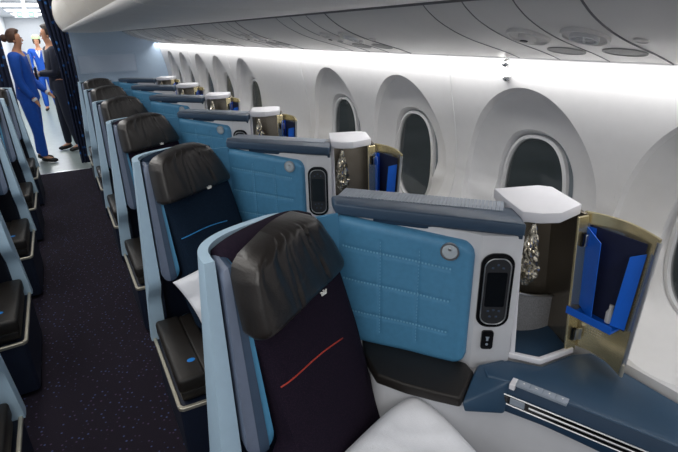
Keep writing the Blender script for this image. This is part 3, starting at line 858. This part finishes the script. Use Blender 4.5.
def make_bag():
    b = BM(); N, K = 26, 30; c = Vector((1.068, .800, .995)); rows = []
    for i in range(N+1):
        t = i/N; z = .10-.19*t
        rr = interp([(0, .004), (.12, .010), (.3, .018), (.6, .026), (.85, .028), (1, .010)], t)
        row = []
        for k in range(K):
            a = 2*PI*k/K; f = 1+.35*noise.noise(Vector((math.cos(a)*2.2, math.sin(a)*2.2, t*6)))+.40*noise.noise(Vector((math.cos(a)*5, math.sin(a)*5, t*11+4)))+.2*random.random()
            row.append(b.verts.new(c+Vector((math.cos(a)*rr*f*1.0, math.sin(a)*rr*f*.75, z))))
        rows.append(row)
    for A, B in zip(rows, rows[1:]):
        for k in range(K): b.faces.new((A[k], A[(k+1) % K], B[(k+1) % K], B[k]))
    b.faces.new(rows[0][::-1]); b.faces.new(rows[-1])
    r = empty('headphone_bag', c, 'crinkled plastic bag hanging in the open cabinet of the nearest seat', 'bag', 'plastic headphone bags hanging in the cabinets')
    build('bag', b, 'bag', r)
    build('hanger', tube([c+Vector((0, 0, .095)), c+Vector((0, 0, .123))], .003, 6), 'dkgrey', r)
    remember(r); return r
bag0 = make_bag()

LOOK = [('purple', 'red'), ('navy', 'blue'), ('purple', 'red'), ('navy', 'blue'), ('purple', 'red'), ('navy', 'blue')]
SW = {'dark_purple_seat_fabric': 'navy_seat_fabric', 'red_embroidery': 'blue_embroidery'}
navy_proto = None
for k in range(1, NR):
    sw = SW if k % 2 else None
    if sw and navy_proto is None:
        s = copy_tree(seat0, swap=SW); navy_proto = s
        def rec(o):
            KIDS[o.name] = [c.name for c in children(o)]
            for c in children(o): rec(c)
        rec(s)
    elif sw: s = copy_tree(navy_proto); 
    else: s = copy_tree(seat0)
    s.location.y = .9+PITCH*k
    s['label'] = '%s seat with brown leather headrest, %s of the window-side row' % (LOOK[k][0], ORD[k])
    d = copy_tree(div0); d.location.y += PITCH*k; d['label'] = 'divider with blue quilted panel beside the %s window-side seat' % ORD[k]
    c = copy_tree(con0); c.location.y += PITCH*k; c['label'] = 'dark blue side console beside the %s window-side seat' % ORD[k]
    c = copy_tree(cab0); c.location.y += PITCH*k; c['label'] = 'open storage cabinet with white cap beside the %s window-side seat' % ORD[k]
    c = copy_tree(rem0); c.location.y += PITCH*k; c['label'] = 'black handset remote beside the %s window-side seat' % ORD[k]
    c = copy_tree(bag0); c.location.y += PITCH*k; c['label'] = 'crinkled plastic bag in the open cabinet of the %s window-side seat' % ORD[k]
# seats of the centre section, left of the aisle: mirrored
MX = -.224
for k in range(NR):
    s = copy_tree(seat0 if k % 2 else navy_proto, mirror=True)
    s.name = 'centre_seat'
    s.location = (MX-seat0.location.x, .9-.25+PITCH*k, 0)
    s['label'] = '%s of the centre seats cut off by the left edge' % ORD[k].capitalize()
    s['group'] = 'centre seats along the left side of the aisle'

# ------------------------------------------------------------------ pillows
def make_pillow(corner, u, v, su, sv, label, seed, thick=.07, pinch=.09):
    u = Vector(u).normalized(); v = Vector(v); v = (v-u*v.dot(u)).normalized(); n = u.cross(v)
    if n.z < 0: n = -n
    corner = Vector(corner); N = 36; P = []; Q = []
    for i in range(N+1):
        p = []; q = []
        for j in range(N+1):
            a = i/N; b = j/N; x = 2*a-1; y = 2*b-1
            h = (max(0, 1-x*x)**.5*max(0, 1-y*y)**.5)**.75
            pin = pinch*(1-abs(x)**2)*abs(y)**2; pin2 = pinch*(1-abs(y)**2)*abs(x)**2
            xx = .5+.5*x*(1-pin2*1.0); yy = .5+.5*y*(1-pin*1.0)
            rc = 1-(.10 if pinch < .05 else 0)*(x*y)**4; xx = .5+(xx-.5)*rc; yy = .5+(yy-.5)*rc
            c = corner+u*(su*xx)+v*(sv*yy)
            wr = noise.noise(Vector((a*4+seed, b*4, seed)))*.026*h-.016*abs(noise.noise(Vector(((a+b)*5+seed, (a-b)*2.2, seed*2))))*h
            p.append(c+n*(thick*h+wr+.002)); q.append(c-n*(thick*h*.7+.002))
        P.append(p); Q.append(q)
    return build('pillow', slab(P, Q), 'pillow', smooth=True, auto=80, label=label, cat='pillow', origin=corner)
make_pillow((.727, .868, .628), (-.93, -.13, -.30), (.40, -.80, -.45), .42, .40, 'white pillow on the nearest seat at the bottom edge', 1.3, .075, -.03)
make_pillow((.250, .835+PITCH, .632), (.30, -.50, -.80), (.85, -.12, .22), .27, .30, 'white pillow leaning in the navy seat behind the nearest one', 4.2, .04)

# ------------------------------------------------------------------ curtain at the cabin end
def curtain(x0, x1, y, z0, z1, label, gather=.045, tie=.0):
    r = empty('curtain', ((x0+x1)/2, y, z0), label, 'curtain', 'navy curtains of the galley doorway')
    N = 64; P = []; Q = []; nz = 20
    for i in range(N+1):
        t = i/N; p = []; q = []
        for j in range(nz+1):
            h = j/nz; z = z0+(z1-z0)*h
            f = math.sin(t*PI*2*5+.5*math.sin(h*4))*gather*(.6+.4*(1-h))
            xa = x0+tie*interp([(1.3, 1), (2.1, 0)], z)
            x = xa+(x1-xa)*t+.012*math.sin(t*PI*10+1)
            p.append(Vector((x, y+f, z))); q.append(Vector((x, y+f+.006, z)))
        P.append(p); Q.append(q)
    build('curtain_cloth', slab(P, Q), 'curtain', r, smooth=True, auto=70)
    build('curtain_rail', bx(x0-.02, x1+.02, y-.02, y+.02, z1, z1+.03, .004), 'galleywhite', r)
curtain(-.035, .235, 7.25, .02, 2.1, 'navy curtain with blue spots gathered at the right of the galley doorway', .045, .09)
curtain(-.72, -.49, 7.25, .02, 2.1, 'navy curtain gathered at the left picture edge behind the attendant', .03)

# ------------------------------------------------------------------ galley beyond
build('wall_left', bx(-.98, -.94, 7.75, 17, 0, 2.3), 'galleywhite', kind='structure')
build('wall_galley_right', bx(.24, .28, 7.75, 17, 0, 2.3), 'galleywhite', kind='structure').name = 'wall_right'
build('wall_end', bx(-3.2, 1.6, 17, 17.05, 0, 2.4), 'galleywhite', kind='structure').name = 'wall_front'
build('ceiling', bx(-3.2, 1.6, 7.75, 17, 2.16, 2.2), 'galleywhite', kind='structure')
for k, y in enumerate((8.6, 10.6, 12.6, 14.6)):
    r = empty('ceiling_light', (-.3, y, 2.16), ['lit white ceiling panel nearest the curtain', 'lit white ceiling panel above the distant crew', 'lit ceiling panel far along the galley', 'farthest lit ceiling panel at the end'][k], 'ceiling light', 'lit panels along the galley ceiling')
    build('diffuser', bx(-.62, .02, y-.6, y+.6, 2.145, 2.158, .003), 'lamplit', r)
    fb = BM()
    for a in ((-.64, -.62, y-.62, y+.62), (.02, .04, y-.62, y+.62), (-.62, .02, y-.62, y-.60), (-.62, .02, y+.60, y+.62)): bx(a[0], a[1], a[2], a[3], 2.135, 2.159, .002, fb)
    build('frame', fb, 'galleywhite', r)
# exit sign hung from the ceiling
def signlike(x, y, z, label):
    r = empty('exit_sign', (x, y, z), label, 'sign')
    build('sign_box', bx(x-.15, x+.15, y-.015, y+.015, z-.045, z+.045, .006), 'galleywhite', r)
    gb = BM()
    for cx_ in (-.08, .07):
        for dx in (-.028, .028): bx(x+cx_+dx-.004, x+cx_+dx+.004, y-.018, y-.0145, z-.028, z+.028, 0, gb)
        for dz in (-.026, .026): bx(x+cx_-.028, x+cx_+.028, y-.018, y-.0145, z+dz-.004, z+dz+.004, 0, gb)
    build('green_outline', gb, 'exitgreen', r)
    build('bracket', bx(x-.02, x+.02, y-.01, y+.01, z+.045, 2.16), 'galleywhite', r)
signlike(-.20, 9.0, 1.93, 'white sign with green outlines hanging from the galley ceiling')
r = empty('handrail', (-.9, 9, 1.75), 'dark rail running along the left galley wall', 'rail')
build('rail', tube([(-.86, 7.8, 1.80), (-.86, 12.5, 1.80)], .022, 8), 'galleydark', r, smooth=True)
build('rail_bracket', bx(-.95, -.86, 9.9, 9.93, 1.79, 1.81), 'galleydark', r)
r = empty('galley_cart', (.05, 10.2, 0), 'dark galley trolley standing behind the attendant in navy', 'trolley')
build('cart_body', bx(-.10, .2, 9.9, 10.5, .08, 1.0, .01), 'ledgetop', r)
build('cart_top', bx(-.11, .21, 9.89, 10.51, 1.0, 1.03, .008), 'galleydark', r)
for dx, dy in ((-.07, 9.95), (.17, 9.95), (-.07, 10.45), (.17, 10.45)): build('wheel', tube([(dx-.01, dy, .04), (dx+.01, dy, .04)], .04, 14), 'black', r, smooth=True, auto=40)

# ------------------------------------------------------------------ people
def skinmesh(joints, edges, root, levels=2):
    """grow one continuous surface round a skeleton; joints name->(pos, radius x, radius y)"""
    me = bpy.data.meshes.new('skeleton'); names = list(joints); idx = {n: i for i, n in enumerate(names)}
    me.from_pydata([joints[n][0] for n in names], [(idx[a], idx[b]) for a, b in edges], [])
    o = bpy.data.objects.new('skeleton', me); COL.objects.link(o)
    m = o.modifiers.new('Skin', 'SKIN'); m.use_smooth_shade = True
    sv = me.skin_vertices[0].data
    for n in names:
        sv[idx[n]].radius = joints[n][1:3] if len(joints[n]) > 2 else (joints[n][1], joints[n][1])
        sv[idx[n]].use_root = (n == root)
    s = o.modifiers.new('Sub', 'SUBSURF'); s.levels = levels; s.render_levels = levels
    dg = bpy.context.evaluated_depsgraph_get(); dg.update()
    ev = o.evaluated_get(dg); em = bpy.data.meshes.new_from_object(ev)
    b = BM(); b.from_mesh(em); bpy.data.objects.remove(o); bpy.data.meshes.remove(em)
    return b
PF = 1.28
def person(base, face, H, label, skinm, hairm, jacket, trousers, collar, armL, armR, female, hat=False):
    """face: heading angle; limbs given as joint lists in the person's own frame (right, forward, up)"""
    r = empty('person', base, label, 'person')
    f = Vector((math.cos(face), math.sin(face), 0)); s = Vector((f.y, -f.x, 0)); B = Vector(base)
    def W(a, b, z): return B+s*a+f*b+UPV*(z*H)
    sw = .112*H if female else .13*H
    J = {'pelvis': (W(0, 0, .52), .125, .105), 'waist': (W(0, 0, .60), .105, .09), 'chest': (W(0, .0, .73), .13, .105), 'neckb': (W(0, 0, .825), .06, .055), 'neck': (W(0, .012, .855), .045, .045),
         'jaw': (W(0, .045, .885), .043, .05), 'head': (W(0, .03, .93), .064, .074), 'crown': (W(0, .02, .962), .05, .058)}
    E_ = [('pelvis', 'waist'), ('waist', 'chest'), ('chest', 'neckb'), ('neckb', 'neck'), ('neck', 'jaw'), ('jaw', 'head'), ('head', 'crown')]
    for sd, arm in ((-1, armL), (1, armR)):
        k = 'l' if sd < 0 else 'r'
        J['hip'+k] = (W(sd*.055*H, 0, .49), .09); J['knee'+k] = (W(sd*.058*H, .012+.02*sd, .275), .06); J['ank'+k] = (W(sd*.06*H, -.01+.05*sd, .045), .036); J['toe'+k] = (W(sd*.062*H, .11+.05*sd, .018), .026)
        J['sh'+k] = (W(sd*sw, 0, .815), .062); J['el'+k] = (W(*arm[0]), .045); J['wr'+k] = (W(*arm[1]), .023)
        hd = (J['wr'+k][0]-J['el'+k][0]).normalized()
        J['palm'+k] = (J['wr'+k][0]+hd*.06, .028, .018)
        E_ += [('pelvis', 'hip'+k), ('hip'+k, 'knee'+k), ('knee'+k, 'ank'+k), ('ank'+k, 'toe'+k), ('chest', 'sh'+k), ('sh'+k, 'el'+k), ('el'+k, 'wr'+k), ('wr'+k, 'palm'+k)]
        perp = hd.cross(s).normalized() if abs(hd.dot(s)) < .9 else UPV
        side = hd.cross(perp).normalized()
        for q in range(4):
            n = 'f%d' % q+k; o_ = side*(.012*(q-1.5)*1.35)
            J[n+'a'] = (J['palm'+k][0]+hd*.04+o_, .008); J[n+'b'] = (J['palm'+k][0]+hd*(.066-.006*abs(q-1.3))+o_*1.1+perp*.01, .007)
            E_ += [('palm'+k, n+'a'), (n+'a', n+'b')]
        J['t'+k] = (J['palm'+k][0]+hd*.012+side*.036, .009); E_ += [('palm'+k, 't'+k)]
    body = build('body', skinmesh(J, E_, 'pelvis'), skinm, r, smooth=True)
    # face details
    build('nose', tube([W(0, .086, .922), W(0, .101, .906), W(0, .088, .902)], [.006, .010, .008], 8), skinm, r, smooth=True)
    for sd in (-1, 1): build('ear', disc(W(sd*.064, .02, .905), s*sd, UPV, .013, .02, .01, 10), skinm, r, smooth=True)
    for sd in (-1, 1): build('eye', disc(W(sd*.026, .084, .926), f, UPV, .009, .005, .008, 10), 'hairdk', r, smooth=True)
    build('mouth', box(W(0, .086, .886), (.034, .01, .008), (s, f, UPV), .003), 'redline', r)
    # hair: cap over the skull, open at the face
    hb = BM(); rows = []
    for i in range(13):
        th_ = PI*(i/12)*.72; row = []
        for k in range(24):
            a = 2*PI*k/24; x = math.sin(th_)*math.cos(a); y = math.sin(th_)*math.sin(a); z = math.cos(th_)
            front = max(0, y); rr = .088-.03*front*(1 if th_ > .9 else 0)
            if y > .35 and th_ > 1.0: z = max(z, .45); y *= .82
            row.append(hb.verts.new(W(x*.080, y*rr*1.12+.012, .932+z*.062)))
        rows.append(row)
    for A, Bq in zip(rows, rows[1:]):
        for k in range(24):
            try: hb.faces.new((A[k], A[(k+1) % 24], Bq[(k+1) % 24], Bq[k]))
            except Exception: pass
    bmesh.ops.remove_doubles(hb, verts=hb.verts, dist=.0005)
    if female:
        g = BM(); bmesh.ops.create_uvsphere(g, u_segments=14, v_segments=10, radius=.042)
        for v in g.verts: v.co = W(0, -.105, .925)+Vector((v.co.x, v.co.y, v.co.z*1.15))
        join(hb, g)
    build('hair', hb, hairm, r, smooth=True)
    # clothing grown over the same joints, a little fuller
    def fat(keys, edges, root, d, extra=None):
        K = {n: (J[n][0],)+tuple(x+d for x in J[n][1:]) for n in keys}
        if extra: K.update(extra)
        return skinmesh(K, edges, root)
    jk = ['pelvis', 'waist', 'chest', 'neckb', 'shl', 'ell', 'wrl', 'shr', 'elr', 'wrr']
    K = {n: (J[n][0],)+tuple(x+(.014 if n not in ('neckb',) else .008) for x in J[n][1:]) for n in jk}
    K['neckb'] = (W(0, 0, .825), .062, .06); K['pelvis'] = (J['pelvis'][0], .15, .13); K['hem'] = (W(0, 0, .46 if female else .48), .15, .13)
    je = [('hem', 'pelvis'), ('pelvis', 'waist'), ('waist', 'chest'), ('chest', 'neckb'), ('chest', 'shl'), ('shl', 'ell'), ('ell', 'wrl'), ('chest', 'shr'), ('shr', 'elr'), ('elr', 'wrr')]
    build('jacket', skinmesh(K, je, 'chest'), jacket, r, smooth=True)
    tk = ['waist', 'pelvis', 'hipl', 'kneel', 'ankl', 'hipr', 'kneer', 'ankr']
    K = {n: (J[n][0],)+tuple(x+.016 for x in J[n][1:]) for n in tk}
    build('trousers', skinmesh(K, [('waist', 'pelvis'), ('pelvis', 'hipl'), ('hipl', 'kneel'), ('kneel', 'ankl'), ('pelvis', 'hipr'), ('hipr', 'kneer'), ('kneer', 'ankr')], 'pelvis'), trousers, r, smooth=True)
    for k in 'lr':
        a = J['ank'+k][0]; t = J['toe'+k][0]
        build('shoe', tube([a+Vector((0, 0, -.01))-f*.035, a+Vector((0, 0, -.025)), (a+t)/2-UPV*.012, t, t+f*.03], [.03, .037, .036, .03, .014], 12), 'shoe', r, smooth=True)
    cb = BM()
    for sd in (-1, 1):
        plate(W(sd*.004, .128, .745), (s*1.0+f*(-.2)*sd).normalized(), UPV, [(0, -.06), (sd*.03, .03), (sd*.05, .10), (sd*.015, .115), (0, .08)] if sd > 0 else [(0, .08), (sd*.015, .115), (sd*.05, .10), (sd*.03, .03), (0, -.06)], .008, cb)
    build('shirt_front', cb, collar, r)
    build('cuff', tube([J['wrl'][0], J['wrl'][0]+(J['wrl'][0]-J['ell'][0]).normalized()*.03], .034, 12), collar, r, smooth=True, auto=40)
    build('cuff', tube([J['wrr'][0], J['wrr'][0]+(J['wrr'][0]-J['elr'][0]).normalized()*.03], .034, 12), collar, r, smooth=True, auto=40)
    if hat:
        build('hat', tube([W(0, .01, .955), W(0, .01, .985), W(0, .0, 1.0)], [.09, .085, .06], 16), 'hatcloth', r, smooth=True, auto=40)
    return r
person((-.375, 7.72, 0), math.radians(-12), 1.74, 'flight attendant in a bright blue trouser suit standing in the aisle, seen from the side', 'skin', 'hairbr', 'uniform', 'uniform', 'shirt',
       ((-.20, .03, .62), (-.13, .20, .53)), ((.19, -.01, .62), (.17, .10, .50)), True)
person((.02, 8.3, 0), math.radians(190), 1.80, 'crew member in dark navy suit holding a dark folder, facing the blue attendant', 'skin', 'hairdk', 'navysuit', 'navysuit', 'shirt',
       ((-.23, .05, .63), (-.10, .24, .63)), ((.23, .05, .63), (.08, .25, .62)), False)
person((-.22, 13.5, 0), math.radians(-100), 1.66, 'distant crew member with a pale green hat between the two attendants', 'skin', 'hairdk', 'uniform', 'uniform', 'shirt',
       ((-.22, .05, .62), (-.12, .2, .55)), ((.22, .05, .62), (.12, .2, .55)), True, True)
r = empty('folder', (-.235, 8.25, 1.12), 'dark folder held by the crew member in navy', 'folder')
build('cover', box((-.235, 8.25, 1.14), (.03, .26, .17), None, .004), 'navysuit', r)
